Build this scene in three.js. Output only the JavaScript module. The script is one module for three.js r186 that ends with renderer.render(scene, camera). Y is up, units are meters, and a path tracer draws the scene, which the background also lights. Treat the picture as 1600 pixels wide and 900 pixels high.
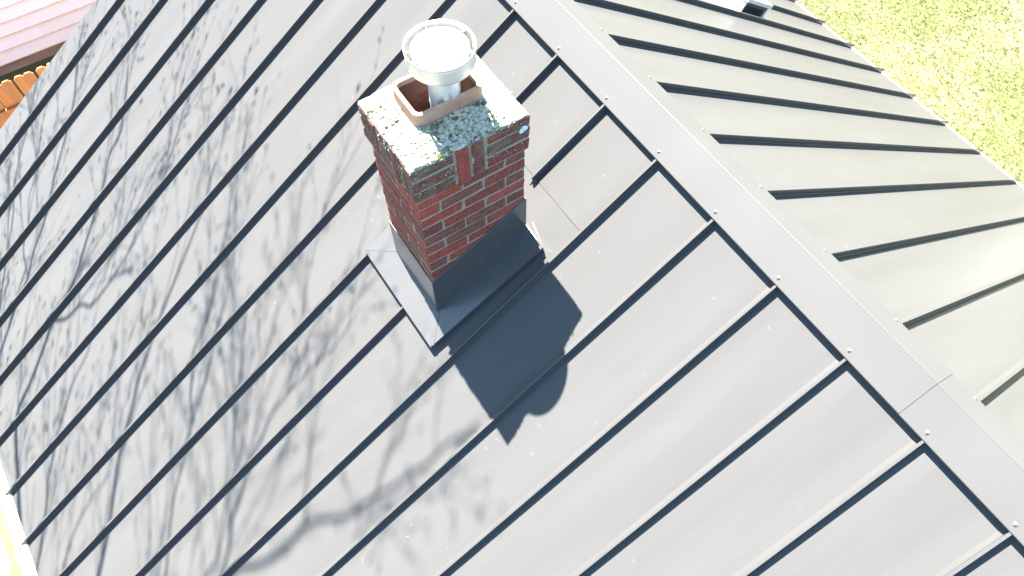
import * as THREE from 'three';
import { mergeGeometries, mergeVertices } from 'three/addons/utils/BufferGeometryUtils.js';

// ---------------------------------------------------------------- camera, sky, sun, exposure
const scene = new THREE.Scene();
const camera = new THREE.PerspectiveCamera(40.42, 16 / 9, 0.05, 600);
camera.position.set(1.6568, 2.6187, 1.8769);
camera.up.set(-0.72419, 0.50093, -0.47395);
camera.lookAt(1.6568 - 0.42378, 2.6187 - 0.86546, 1.8769 - 0.26720);

const SUN = new THREE.Vector3(-0.527, 0.849, -0.040).normalize();   // direction towards the sun
{
  const W = 256, H = 128, d = new Float32Array(W * H * 4), v = new THREE.Vector3();
  for (let j = 0; j < H; j++) for (let i = 0; i < W; i++) {
    const el = ((j + 0.5) / H - 0.5) * Math.PI, az = ((i + 0.5) / W - 0.5) * 2 * Math.PI;
    v.set(Math.cos(el) * Math.cos(az), Math.sin(el), Math.cos(el) * Math.sin(az));
    const up = Math.max(0, v.y), hz = Math.pow(1 - up, 3.2);
    const g = Math.max(0, v.dot(SUN)), glow = 0.06 * Math.pow(g, 10) + 0.2 * Math.pow(g, 60);
    const k = (j * W + i) * 4;
    d[k] = 0.066 + 0.05 * hz + glow; d[k + 1] = 0.116 + 0.055 * hz + glow * 0.97; d[k + 2] = 0.186 + 0.055 * hz + glow * 0.9; d[k + 3] = 1;
  }
  const t = new THREE.DataTexture(d, W, H, THREE.RGBAFormat, THREE.FloatType);
  t.mapping = THREE.EquirectangularReflectionMapping; t.magFilter = t.minFilter = THREE.LinearFilter;
  t.wrapS = THREE.RepeatWrapping; t.needsUpdate = true;
  scene.background = t; scene.environment = t;
}
const sun = new THREE.DirectionalLight(new THREE.Color().setRGB(1, 0.94, 0.85), 4.5);
sun.position.copy(SUN).multiplyScalar(40); sun.target.position.set(0, 0, 0);
sun.castShadow = true; sun.shadow.radius = 1; sun.shadow.mapSize.set(4096, 4096);
Object.assign(sun.shadow.camera, { left: -16, right: 16, top: 16, bottom: -16, near: 1, far: 90 });
scene.add(sun, sun.target);

const renderer = new THREE.WebGLRenderer({ antialias: true });
renderer.toneMapping = THREE.LinearToneMapping;
renderer.toneMappingExposure = 15.2;
renderer.shadowMap.enabled = true;

// ---------------------------------------------------------------- helpers
let seed = 20240517;
const rnd = () => { seed |= 0; seed = seed + 0x6D2B79F5 | 0; let t = Math.imul(seed ^ seed >>> 15, 1 | seed); t = t + Math.imul(t ^ t >>> 7, 61 | t) ^ t; return ((t ^ t >>> 14) >>> 0) / 4294967296; };
const rr = (a, b) => a + (b - a) * rnd();
const hash2 = (x, y, s) => { let h = Math.imul(x | 0, 374761393) + Math.imul(y | 0, 668265263) + Math.imul(s | 0, 2147483647); h = Math.imul(h ^ h >>> 13, 1274126177); return ((h ^ h >>> 16) >>> 0) / 4294967296; };
const sm = t => t * t * (3 - 2 * t), lerp = (a, b, t) => a + (b - a) * t;
const clamp = (x, a = 0, b = 1) => Math.min(b, Math.max(a, x)), step = (a, b, x) => sm(clamp((x - a) / (b - a)));
function vnoise(x, y, s = 0, px = 0, py = 0) {            // value noise, optional period
  const xi = Math.floor(x), yi = Math.floor(y), fx = sm(x - xi), fy = sm(y - yi);
  const X = n => px ? ((n % px) + px) % px : n, Y = n => py ? ((n % py) + py) % py : n;
  return lerp(lerp(hash2(X(xi), Y(yi), s), hash2(X(xi + 1), Y(yi), s), fx), lerp(hash2(X(xi), Y(yi + 1), s), hash2(X(xi + 1), Y(yi + 1), s), fx), fy);
}
const fbm = (x, y, s = 0, o = 4) => { let a = 0, w = 0.5, t = 0; for (let i = 0; i < o; i++) { a += w * vnoise(x, y, s + i * 17); t += w; x *= 2.03; y *= 2.03; w *= 0.5; } return a / t; };
const lin2s = c => c <= 0.0031308 ? c * 12.92 : 1.055 * Math.pow(c, 1 / 2.4) - 0.055;
function colourTex(W, H, fn) {                             // fn(i, j) -> linear rgb
  const d = new Uint8Array(W * H * 4);
  for (let j = 0; j < H; j++) for (let i = 0; i < W; i++) { const c = fn(i, j), k = (j * W + i) * 4; for (let q = 0; q < 3; q++) d[k + q] = clamp(lin2s(clamp(c[q]))) * 255; d[k + 3] = 255; }
  const t = new THREE.DataTexture(d, W, H); t.colorSpace = THREE.SRGBColorSpace; return fin(t);
}
function greyTex(W, H, fn) {
  const d = new Uint8Array(W * H * 4);
  for (let j = 0; j < H; j++) for (let i = 0; i < W; i++) { const c = clamp(fn(i, j)) * 255, k = (j * W + i) * 4; d[k] = d[k + 1] = d[k + 2] = c; d[k + 3] = 255; }
  return fin(new THREE.DataTexture(d, W, H));
}
function fin(t) { t.wrapS = t.wrapT = THREE.RepeatWrapping; t.magFilter = THREE.LinearFilter; t.minFilter = THREE.LinearMipmapLinearFilter; t.generateMipmaps = true; t.needsUpdate = true; return t; }
const scaled = (t, w, h) => { const c = t.clone(); c.repeat.set(1 / w, 1 / h); c.needsUpdate = true; return c; };
const col = (r, g, b) => new THREE.Color().setRGB(r, g, b);

const used = {};
const numbered = n => { const k = used[n] = (used[n] ?? -1) + 1; return k ? n + '_' + String(k).padStart(3, '0') : n; };
function thing(name, label, category, pos, group) {
  const o = new THREE.Group(); o.name = numbered(name); o.position.set(...pos); scene.add(o);
  o.userData = { label, category }; if (group) o.userData.group = group; return o;
}
// geometry in world coordinates -> child mesh of a thing whose Group stands at its base
function part(root, name, geo, mat, parent = root, label) {
  const m = new THREE.Mesh(geo, mat); m.name = name; m.castShadow = m.receiveShadow = true;
  geo.translate(-root.position.x, -root.position.y, -root.position.z);
  parent.add(m); if (label) m.userData.label = label; return m;
}
// shared geometry placed by a matrix given in world space
const tmpM = new THREE.Matrix4();
function placed(root, name, geo, mat, matrix, parent = root) {
  const m = new THREE.Mesh(geo, mat); m.name = name; m.castShadow = m.receiveShadow = true;
  tmpM.makeTranslation(-root.position.x, -root.position.y, -root.position.z).multiply(matrix);
  if (parent !== root) { parent.updateMatrix(); tmpM.premultiply(parent.matrix.clone().invert()); }
  tmpM.decompose(m.position, m.quaternion, m.scale); parent.add(m); return m;
}
function structure(name, geo, mat) { const m = new THREE.Mesh(geo, mat); m.name = name; m.userData.kind = 'structure'; m.castShadow = m.receiveShadow = true; scene.add(m); return m; }
function boxUV(g) {                                       // metre uv by dominant normal
  if (g.index) g = g.toNonIndexed();
  g.computeVertexNormals();
  const p = g.attributes.position, n = g.attributes.normal, uv = new Float32Array(p.count * 2);
  for (let i = 0; i < p.count; i += 3) {
    let ax = 0, ay = 0, az = 0; for (let q = 0; q < 3; q++) { ax += n.getX(i + q); ay += n.getY(i + q); az += n.getZ(i + q); }
    ax = Math.abs(ax); ay = Math.abs(ay); az = Math.abs(az);
    for (let q = 0; q < 3; q++) {
      const k = i + q, x = p.getX(k), y = p.getY(k), z = p.getZ(k);
      if (ay >= ax && ay >= az) { uv[2 * k] = x; uv[2 * k + 1] = z; } else if (ax >= az) { uv[2 * k] = z; uv[2 * k + 1] = y; } else { uv[2 * k] = x; uv[2 * k + 1] = y; }
    }
  }
  g.setAttribute('uv', new THREE.BufferAttribute(uv, 2)); return g;
}
// solid from a bottom polygon and a top polygon (same count, any 3-D points)
function loft(a, b) {
  const pos = [], n = a.length, tri = (p, q, r) => pos.push(...p, ...q, ...r);
  for (let i = 0; i < n; i++) { const j = (i + 1) % n; tri(a[i], a[j], b[j]); tri(a[i], b[j], b[i]); }
  for (let i = 1; i < n - 1; i++) { tri(b[0], b[i], b[i + 1]); tri(a[0], a[i + 1], a[i]); }
  const g = new THREE.BufferGeometry(); g.setAttribute('position', new THREE.Float32BufferAttribute(pos, 3)); return boxUV(g);
}
const box = (x0, x1, y0, y1, z0, z1) => boxUV(new THREE.BoxGeometry(x1 - x0, y1 - y0, z1 - z0).translate((x0 + x1) / 2, (y0 + y1) / 2, (z0 + z1) / 2));
// box with chamfered edges, 44 triangles, slightly uneven
function chamferBox(w, h, d, c, jit = 0) {
  const pts = [];
  const ex = [w / 2, h / 2, d / 2];
  const corner = {};
  for (const sx of [-1, 1]) for (const sy of [-1, 1]) for (const sz of [-1, 1]) {
    const j = [rr(-jit, jit), rr(-jit, jit), rr(-jit, jit)], cc = c * rr(0.6, 1.6);
    const s = [sx, sy, sz], base = s.map((q, i) => q * ex[i] + j[i]);
    corner[[sx, sy, sz]] = [0, 1, 2].map(ax => base.map((v, i) => i === ax ? v : v - s[i] * cc));
  }
  const tri = (p, q, r) => {
    const n = new THREE.Vector3().subVectors(new THREE.Vector3(...q), new THREE.Vector3(...p)).cross(new THREE.Vector3().subVectors(new THREE.Vector3(...r), new THREE.Vector3(...p)));
    const m = new THREE.Vector3((p[0] + q[0] + r[0]), (p[1] + q[1] + r[1]), (p[2] + q[2] + r[2]));
    if (n.dot(m) < 0) pts.push(...p, ...r, ...q); else pts.push(...p, ...q, ...r);
  };
  const quad = (a, b, cc, e) => { tri(a, b, cc); tri(a, cc, e); };
  for (let ax = 0; ax < 3; ax++) { const u = (ax + 1) % 3, v = (ax + 2) % 3; for (const s of [-1, 1]) {
    const K = (a, b) => { const q = [0, 0, 0]; q[ax] = s; q[u] = a; q[v] = b; return corner[q][ax]; };
    quad(K(-1, -1), K(1, -1), K(1, 1), K(-1, 1));
    for (const s2 of [-1, 1]) {                                                         // edge along v between faces ax and u
      const E = (b, f) => { const q = [0, 0, 0]; q[ax] = s; q[u] = s2; q[v] = b; return corner[q][f]; };
      quad(E(-1, ax), E(1, ax), E(1, u), E(-1, u));
    }
  } }
  for (const k in corner) tri(...corner[k]);
  const g = new THREE.BufferGeometry(); g.setAttribute('position', new THREE.Float32BufferAttribute(pts, 3)); return boxUV(g);
}

// ---------------------------------------------------------------- materials
// painted steel: plain charcoal with sparse pale specks of grit and short scuffs
const steelMap = colourTex(1024, 2048, (() => {
  const W = 1024, H = 2048, spot = new Float32Array(W * H);
  const put = (x, y, v) => { const k = ((Math.round(y) % H + H) % H) * W + ((Math.round(x) % W + W) % W); spot[k] = Math.max(spot[k], v); };
  for (let i = 0; i < 100; i++) { const x = rr(0, W), y = rr(0, H), s = rnd(); put(x, y, rr(0.06, 0.35)); if (s > 0.9) { put(x + 1, y, 0.4 * s); put(x, y + 1, 0.3 * s); } }
  for (let i = 0; i < 26; i++) { let x = rr(0, W), y = rr(0, H), a = rr(0, 6.28); const L = rr(4, 16), v = rr(0.06, 0.3); for (let q = 0; q < L; q++) { put(x, y, v); x += Math.cos(a); y += Math.sin(a) * 0.7; a += rr(-0.15, 0.15); } }
  for (let i = 0; i < 14; i++) { const x = rr(0, W), y = rr(0, H), R = rr(5, 12), v = rr(0.02, 0.07); for (let q = 0; q < 90; q++) put(x + rr(-R, R), y + rr(-R, R) * 0.5, v * rnd()); }
  return (i, j) => {
    const n = 0.93 + 0.10 * vnoise(i / 64, j / 512, 3, 16, 4) + 0.04 * vnoise(i / 16, j / 170.667, 5, 64, 12) + 0.02 * hash2(i, j, 9);
    const s = spot[j * W + i]; return [lerp(0.0465 * n, 0.5, s), lerp(0.0468 * n, 0.49, s), lerp(0.0475 * n, 0.47, s)];
  };
})());
const steel = new THREE.MeshPhysicalMaterial({ map: scaled(steelMap, 1.6, 4.0), roughness: 0.28, metalness: 0, specularIntensity: 0.14 });
const trimMap = colourTex(512, 512, (i, j) => { const n = 0.94 + 0.08 * vnoise(i / 64, j / 64, 15, 8, 8) + 0.03 * hash2(i, j, 16); return [0.0465 * n, 0.0468 * n, 0.0475 * n]; });
const steelTrim = new THREE.MeshPhysicalMaterial({ map: scaled(trimMap, 1.6, 1.6), roughness: 0.38, metalness: 0, specularIntensity: 0.22 });
// flashing: the same paint with chalky hand smears left by the fitters
const flashMap = colourTex(1024, 1024, (() => {
  const W = 1024, sp = new Float32Array(W * W);
  for (let q = 0; q < 34; q++) { const x0 = rr(0, W), y0 = rr(0, W), a = rr(0, 6.28), L = rr(14, 60), wd = rr(3, 12), v = rr(0.03, 0.13), bend = rr(-0.02, 0.02);
    for (let n = 0; n < L * wd * 0.7; n++) { const t = rnd() * L, u = rr(-wd, wd), b = a + bend * t, x = Math.round(x0 + Math.cos(b) * t - Math.sin(b) * u), y = Math.round(y0 + Math.sin(b) * t + Math.cos(b) * u), k = ((y % W + W) % W) * W + ((x % W + W) % W); sp[k] = Math.max(sp[k], v * rr(0.2, 1) * (1 - Math.abs(u) / wd)); } }
  return (i, j) => { const n = 0.93 + 0.1 * vnoise(i / 64, j / 64, 25, 16, 16) + 0.04 * hash2(i, j, 26), k = sp[j * W + i]; return [lerp(0.0465 * n, 0.45, k), lerp(0.0468 * n, 0.45, k), lerp(0.0475 * n, 0.45, k)]; };
})());
const flashMat = new THREE.MeshPhysicalMaterial({ map: scaled(flashMap, 1.1, 1.1), roughness: 0.24, metalness: 0, specularIntensity: 1 });
const whitePaint = new THREE.MeshStandardMaterial({ color: col(0.78, 0.78, 0.76), roughness: 0.45 });
const screwMat = new THREE.MeshStandardMaterial({ color: col(0.075, 0.075, 0.076), roughness: 0.3, metalness: 0.2 });
const galv = new THREE.MeshStandardMaterial({ color: col(0.60, 0.62, 0.62), roughness: 0.5, metalness: 0.55,
  map: scaled(colourTex(256, 256, (i, j) => { const n = 0.78 + 0.22 * fbm(i / 20, j / 20, 31, 4), k = step(0.60, 0.72, fbm(i / 40 + 9, j / 60, 77, 4)); return [n * (1 - 0.55 * k), n * (1 - 0.55 * k), n * (1 - 0.52 * k)]; }), 0.5, 0.5) });
const capMetal = new THREE.MeshStandardMaterial({ color: col(0.60, 0.60, 0.585), roughness: 0.40, metalness: 0.7 });

const grain = greyTex(256, 256, (i, j) => 0.35 * fbm(i / 9, j / 9, 41, 4) + 0.4 * hash2(i >> 1, j >> 1, 42) + 0.25 * hash2(i, j, 43));
const brickMap = (r, g, b, dark, grime) => colourTex(256, 256, (i, j) => {
  const n = 0.62 + 0.50 * fbm(i / 26, j / 26, r * 900 | 0, 4), pit = lerp(1, dark, step(0.50, 0.62, fbm(i / 4.2, j / 4.2, 51 + (r * 700 | 0), 3))) * (hash2(i >> 1, j >> 1, 51) > 0.86 ? dark : 1), fine = 0.85 + 0.3 * hash2(i, j, 52);
  const k = grime * step(0.46, 0.66, fbm(i / 34, j / 22, 61 + (r * 100 | 0), 5)) * (hash2(i, j, 53) * 0.5 + 0.5);
  const f = n * pit * fine; return [lerp(r * f, 0.10, k), lerp(g * f, 0.088, k), lerp(b * f, 0.062, k)];
});
const brickMats = [[0.245, 0.043, 0.028, 0.55, 0], [0.215, 0.037, 0.027, 0.5, 0.1], [0.27, 0.048, 0.030, 0.6, 0], [0.19, 0.037, 0.029, 0.45, 0.1], [0.25, 0.052, 0.036, 0.5, 0.05], [0.17, 0.050, 0.036, 0.5, 0.2], [0.155, 0.034, 0.029, 0.5, 0.1], [0.23, 0.039, 0.026, 0.5, 0]]
  .map(a => new THREE.MeshStandardMaterial({ map: scaled(brickMap(...a), 0.35, 0.35), bumpMap: scaled(grain, 0.30, 0.30), bumpScale: 0.0028, roughness: 0.93 }));
const wornBrickMats = [[0.15, 0.048, 0.034, 0.45, 0.9], [0.125, 0.056, 0.042, 0.45, 1], [0.17, 0.038, 0.028, 0.45, 0.6]]
  .map(a => new THREE.MeshStandardMaterial({ map: scaled(brickMap(...a), 0.3, 0.3), bumpMap: scaled(grain, 0.25, 0.25), bumpScale: 0.003, roughness: 0.96 }));
const mortarMat = new THREE.MeshStandardMaterial({ roughness: 0.97, bumpMap: scaled(grain, 0.2, 0.2), bumpScale: 0.003,
  map: scaled(colourTex(256, 256, (i, j) => { const n = 0.8 + 0.35 * fbm(i / 14, j / 14, 71, 4) - 0.1 * hash2(i, j, 72); return [0.20 * n, 0.19 * n, 0.14 * n]; }), 0.25, 0.25) });
const terracotta = new THREE.MeshStandardMaterial({ roughness: 0.85, bumpMap: scaled(grain, 0.3, 0.3), bumpScale: 0.0012,
  map: scaled(colourTex(256, 256, (i, j) => { const n = 0.8 + 0.4 * fbm(i / 40, j / 12, 81, 4), k = step(0.5, 0.75, fbm(i / 30, j / 30, 83, 4)); return [lerp(0.27, 0.27, k) * n, lerp(0.15, 0.19, k) * n, lerp(0.095, 0.135, k) * n]; }), 0.4, 0.4) });
const soot = new THREE.MeshStandardMaterial({ roughness: 0.95, map: scaled(colourTex(128, 128, (i, j) => { const n = 0.7 + 0.6 * fbm(i / 20, j / 20, 91, 4); return [0.10 * n, 0.042 * n, 0.025 * n]; }), 0.3, 0.3) });

// ---------------------------------------------------------------- roof frame
const GY = -5.1, TH1 = 0.5777, TH2 = 0.5988, T1 = Math.tan(TH1), T2 = Math.tan(TH2);
const S = 0.38637, X0 = -1.0366, RAKE = -3.99, KMIN = -7, KMAX = 13, XEND = X0 + 13.65 * S;
const ZE1 = 3.965, ZE2 = 3.93, PLANE = -0.047;                    // eaves; panel plane below the ridge-cap plane (vertical)
const N = (x, z, h = 0) => [x, -z * T1 + h, z];                   // near slope
const F = (x, z, h = 0) => [x, z * T2 + h, z];                    // far slope (z < 0)
const nearM = (x, dn = 0) => new THREE.Matrix4().makeTranslation(x, PLANE, 0).multiply(new THREE.Matrix4().makeRotationX(TH1)).multiply(new THREE.Matrix4().makeTranslation(0, dn, 0));
const farM = (x, dn = 0) => new THREE.Matrix4().makeTranslation(x, PLANE, 0).multiply(new THREE.Matrix4().makeRotationX(-TH2)).multiply(new THREE.Matrix4().makeRotationY(0)).multiply(new THREE.Matrix4().makeTranslation(0, dn, 0));

// ---------------------------------------------------------------- ground
const groundMap = colourTex(1024, 1024, (i, j) => {
  const n = 0.55 * vnoise(i / 128, j / 128, 1, 8, 8) + 0.3 * vnoise(i / 32, j / 32, 2, 32, 32) + 0.15 * vnoise(i / 8, j / 8, 3, 128, 128), f = 0.82 + 0.36 * hash2(i, j, 4);
  const k = step(0.5, 0.72, n); return [lerp(0.050, 0.085, k) * f, lerp(0.058, 0.078, k) * f, lerp(0.016, 0.036, k) * f];
});
{
  const g = new THREE.PlaneGeometry(400, 400).rotateX(-Math.PI / 2).translate(0, GY, 0), uv = g.attributes.uv;
  for (let i = 0; i < uv.count; i++) uv.setXY(i, uv.getX(i) * 400 / 6, uv.getY(i) * 400 / 6);
  structure('ground', g, new THREE.MeshStandardMaterial({ map: groundMap, roughness: 1 }));
  const stone = new THREE.MeshStandardMaterial({ roughness: 0.95, bumpMap: scaled(grain, 0.5, 0.5), bumpScale: 0.006,
    map: scaled(colourTex(512, 512, (i, j) => { const n = 0.72 + 0.25 * vnoise(i / 64, j / 64, 5, 8, 8) + 0.2 * vnoise(i / 12.8, j / 12.8, 6, 40, 40) + 0.12 * hash2(i, j, 7), k = step(0.62, 0.7, vnoise(i / 51.2, j / 25.6, 8, 10, 20)); return [lerp(0.088, 0.060, k) * n, lerp(0.078, 0.045, k) * n, lerp(0.058, 0.027, k) * n]; }), 2, 2) });
  structure('path', box(-9, 6, GY - 0.1, GY + 0.012, 3.75, 6.1), stone);
  structure('paved_pad', box(-0.1, 0.6, GY - 0.1, GY + 0.02, -12.1, -10.9), new THREE.MeshStandardMaterial({ roughness: 0.9, color: col(0.50, 0.49, 0.475) }));
}

// ---------------------------------------------------------------- the house under the roof
const house = thing('house', 'house with charcoal standing seam metal roof, ridge running diagonally across the picture', 'house', [0, GY, 0]);
{
  // gable body as a prism along x
  const zs = 3.55, yT = -zs * T1 - 0.16;
  const prof = [[-zs, GY], [zs, GY], [zs, yT], [0, -0.16], [-zs, -zs * T2 - 0.16]];
  part(house, 'wall', loft(prof.map(([z, y]) => [XEND - 0.25, y, z]), prof.map(([z, y]) => [RAKE + 0.25, y, z])), whitePaint);
  // plywood deck on both slopes
  const deck = new THREE.MeshStandardMaterial({ color: col(0.30, 0.21, 0.12), roughness: 0.9 });
  const slab = (fn, z0, z1, h0, h1, x0 = RAKE + 0.02, x1 = XEND - 0.02) => loft([fn(x0, z0, h0), fn(x1, z0, h0), fn(x1, z1, h0), fn(x0, z1, h0)], [fn(x0, z0, h1), fn(x1, z0, h1), fn(x1, z1, h1), fn(x0, z1, h1)]);
  part(house, 'roof_deck', slab(N, 0.012, ZE1 - 0.02, -0.11, -0.058), deck);
  part(house, 'roof_deck', slab(F, -0.012, -ZE2 + 0.02, -0.11, -0.058), deck);
  // rake trim at both gables
  const ra = (fn, z1, xa, xb) => part(house, 'rake_trim', slab(fn, 0, z1, -0.20, PLANE - 0.006, xa, xb), steelTrim);
  for (const [xa, xb] of [[RAKE - 0.002, RAKE + 0.012], [XEND - 0.012, XEND + 0.002]]) { ra(N, ZE1, xa, xb); ra(F, -ZE2, xa, xb); }
  // fascia and white gutters
  for (const [fn, s, ze, T] of [[N, 1, ZE1, T1], [F, -1, ZE2, T2]]) {
    const z0 = s * (ze - 0.045), ye = -ze * T + PLANE;
    part(house, 'fascia', box(RAKE + 0.02, XEND - 0.02, ye - 0.24, ye - 0.034, Math.min(z0, z0 - s * 0.02), Math.max(z0, z0 - s * 0.02)), whitePaint);
    const k = [[0.004, -0.025], [0.004, -0.115], [0.075, -0.115], [0.085, -0.10], [0.088, -0.075], [0.105, -0.055], [0.122, -0.035], [0.122, -0.012], [0.108, -0.012]].map(([a, b]) => [a, b - (s < 0 ? 0.045 : 0)]);
    const pts = []; const out = k.map(([a, b]) => [z0 + s * a, ye + b]), inn = k.map(([a, b], i) => [z0 + s * (a + (i < 2 ? 0.0025 : i < 7 ? -0.002 : i === 7 ? -0.002 : 0)), ye + b + (i === 1 || i === 2 ? 0.0025 : i === 7 || i === 8 ? -0.0025 : 0.001)]);
    const poly = [...out, ...inn.slice().reverse()];
    const sh = new THREE.Shape(poly.map(([z, y]) => new THREE.Vector2(z, y)));
    const g = new THREE.ExtrudeGeometry(sh, { depth: XEND - RAKE - 0.02, bevelEnabled: false });
    g.rotateY(-Math.PI / 2).translate(XEND - 0.01, 0, 0);           // shape x -> z, extrusion -> -x
    part(house, 'gutter', boxUV(g), whitePaint);
  }
  // Z-shaped closures under the ridge cap
  part(house, 'ridge_closure', slab(N, 0.100, 0.112, PLANE, -0.004), steelTrim);
  part(house, 'ridge_closure', slab(F, -0.100, -0.112, PLANE, -0.004), steelTrim);
}
// ---- panels and standing seams
const seamShape = new THREE.Shape([[-0.024, -0.001], [-0.024, 0.0004], [-0.009, 0.0032], [-0.0055, 0.0036], [-0.0050, 0.0345], [-0.0042, 0.0352], [0.0052, 0.0352], [0.0064, 0.0340], [0.0066, 0.0170], [0.0058, 0.0158], [0.0036, 0.0158], [0.0036, 0.0030], [0.0075, 0.0010], [0.0085, -0.001]].map(a => new THREE.Vector2(...a)));
function seamGeo(z0, z1) { const g = new THREE.ExtrudeGeometry(seamShape, { depth: z1 - z0, bevelEnabled: false, steps: 1 }).translate(0, 0, z0); return boxUV(g); }
function panelGeo(w, z0, z1, v) {                          // thin sheet with faint oil-canning, long waves down the slope
  const L = z1 - z0, nx = 10, nz = Math.max(6, Math.round(L / 0.06));
  let g = new THREE.BoxGeometry(w, 0.003, L, nx, 1, nz).translate(w / 2, -0.0015, (z0 + z1) / 2);
  const p = g.attributes.position, uv = g.attributes.uv, nn = g.attributes.normal;
  for (let i = 0; i < p.count; i++) {
    const x = p.getX(i), z = p.getZ(i), e = Math.sin(Math.PI * clamp(x / w));
    if (nn.getY(i) > 0.5) p.setY(i, p.getY(i) + e * (0.0022 * (vnoise(x * 9 + v * 7.3, z * 1.7 + v * 3.1, 101 + v) - 0.5) + 0.0009 * (vnoise(x * 16 + v, z * 5, 131 + v) - 0.5)));
    uv.setXY(i, x + v * 0.37, z * 0.999 + v * 0.83);
  }
  g.computeVertexNormals(); return g;
}
{
  const c1 = Math.cos(TH1), c2 = Math.cos(TH2);
  const L1 = ZE1 / c1, L2 = ZE2 / c2, V = 6;
  const nearG = [], farG = []; for (let v = 0; v < V; v++) { nearG.push(panelGeo(S, 0.035, L1, v)); farG.push(panelGeo(S, -L2, -0.035, v + 6)); }
  const seamN = seamGeo(0.04, L1 + 0.012), seamF = seamGeo(-L2 - 0.022, -0.04);
  const ZU = 0.520 / c1, ZP = 1.300 / c1;
  const seamUp = seamGeo(0.04, ZU + 0.012), seamDown = seamGeo(ZP, L1 + 0.012);
  const upG = panelGeo(S, 0.035, ZU, 3), downG = panelGeo(S, ZU - 0.03, L1, 4);
  const rakeN = panelGeo(X0 + KMIN * S - RAKE, 0.035, L1, 2), rakeF = panelGeo(X0 + KMIN * S - RAKE, -L2, -0.035, 7);
  const endW = XEND - (X0 + KMAX * S), endN = panelGeo(endW, 0.035, L1, 1), endF = panelGeo(endW, -L2, -0.035, 8);
  placed(house, 'roof_panel', rakeN, steel, nearM(RAKE)); placed(house, 'roof_panel', rakeF, steel, farM(RAKE));
  for (let k = KMIN; k <= KMAX; k++) {
    const x = X0 + k * S, v = Math.floor(hash2(k, 5, 2) * V), last = k === KMAX;
    if (k === 1 || k === 2) {                              // panels cut by the chimney: upper piece laps over the lower one
      const up = placed(house, 'roof_panel', upG, steel, nearM(x, 0.0052));
      placed(house, 'standing_seam', seamUp, steelTrim, nearM(x, 0.004), up);
      const dn = placed(house, 'roof_panel', downG, steel, nearM(x));
      placed(house, 'standing_seam', seamDown, steelTrim, nearM(x), dn);
    } else {
      const pn = placed(house, 'roof_panel', last ? endN : nearG[v], steel, nearM(x));
      placed(house, 'standing_seam', seamN, steelTrim, nearM(x), pn);
    }
    const pf = placed(house, 'roof_panel', last ? endF : farG[(v + 2) % V], steel, farM(x + 0.003));
    placed(house, 'standing_seam', seamF, steelTrim, farM(x + 0.003), pf);
  }
  // ---- ridge cap: two bent lengths that lap, with domed screws
  const capProfile = (lift) => {
    const o = [], r = 0.004; const ze1 = 0.146, ze2 = 0.143;
    const ins = 0.0014;
    o.push([ze1, -ze1 * T1 - 0.010], [ze1 + 0.001, -ze1 * T1 - 0.001], [ze1 - 0.001, -ze1 * T1 + 0.0012]);
    for (let i = 0; i <= 4; i++) { const t = i / 4 * 2 - 1; o.push([-r * t * 1.2, -r * Math.abs(t) * 1.2 * 0.66 * Math.abs(t) - 0.0006 + 0.001]); }
    o.push([-ze2 + 0.001, -ze2 * T2 + 0.0012], [-ze2 - 0.001, -ze2 * T2 - 0.001], [-ze2, -ze2 * T2 - 0.006]);
    const inner = o.map(([z, y], i) => [i < 3 ? z - ins : i >= o.length - 3 ? z + ins : z, y - (i === 0 || i === o.length - 1 ? 0 : ins * 1.3)]).reverse();
    return new THREE.Shape([...o, ...inner].map(([z, y]) => new THREE.Vector2(z, y + lift)));
  };
  const cap = (xa, xb, lift) => { const g = new THREE.ExtrudeGeometry(capProfile(lift), { depth: xb - xa, bevelEnabled: false }); g.rotateY(-Math.PI / 2).translate(xb, 0, 0); return part(house, 'ridge_cap', boxUV(g), steelTrim); };
  const capA = cap(RAKE - 0.02, 1.546, 0.0026), capB = cap(1.45, XEND + 0.02, 0);
  const dome = new THREE.LatheGeometry([[0.0001, 0.0062], [0.0028, 0.0056], [0.0048, 0.004], [0.0056, 0.002], [0.0058, 0.0014], [0.0082, 0.0012], [0.0088, 0.0004], [0.0088, -0.001]].map(a => new THREE.Vector2(...a)), 10);
  for (let k = KMIN; k <= KMAX; k++) {
    const x = X0 + k * S - 0.014, c = x < 1.5 ? capA : capB, up = x < 1.5 ? 0.0038 : 0.0012, zn = 0.125 + rr(-0.002, 0.002), zf = -0.125 + rr(-0.002, 0.002);
    placed(house, 'screw', dome, screwMat, new THREE.Matrix4().makeTranslation(x, -zn * T1 + up, zn).multiply(new THREE.Matrix4().makeRotationX(TH1)), c);
    placed(house, 'screw', dome, screwMat, new THREE.Matrix4().makeTranslation(x + 0.004, zf * T2 + up, zf).multiply(new THREE.Matrix4().makeRotationX(-TH2)), c);
  }
}

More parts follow.
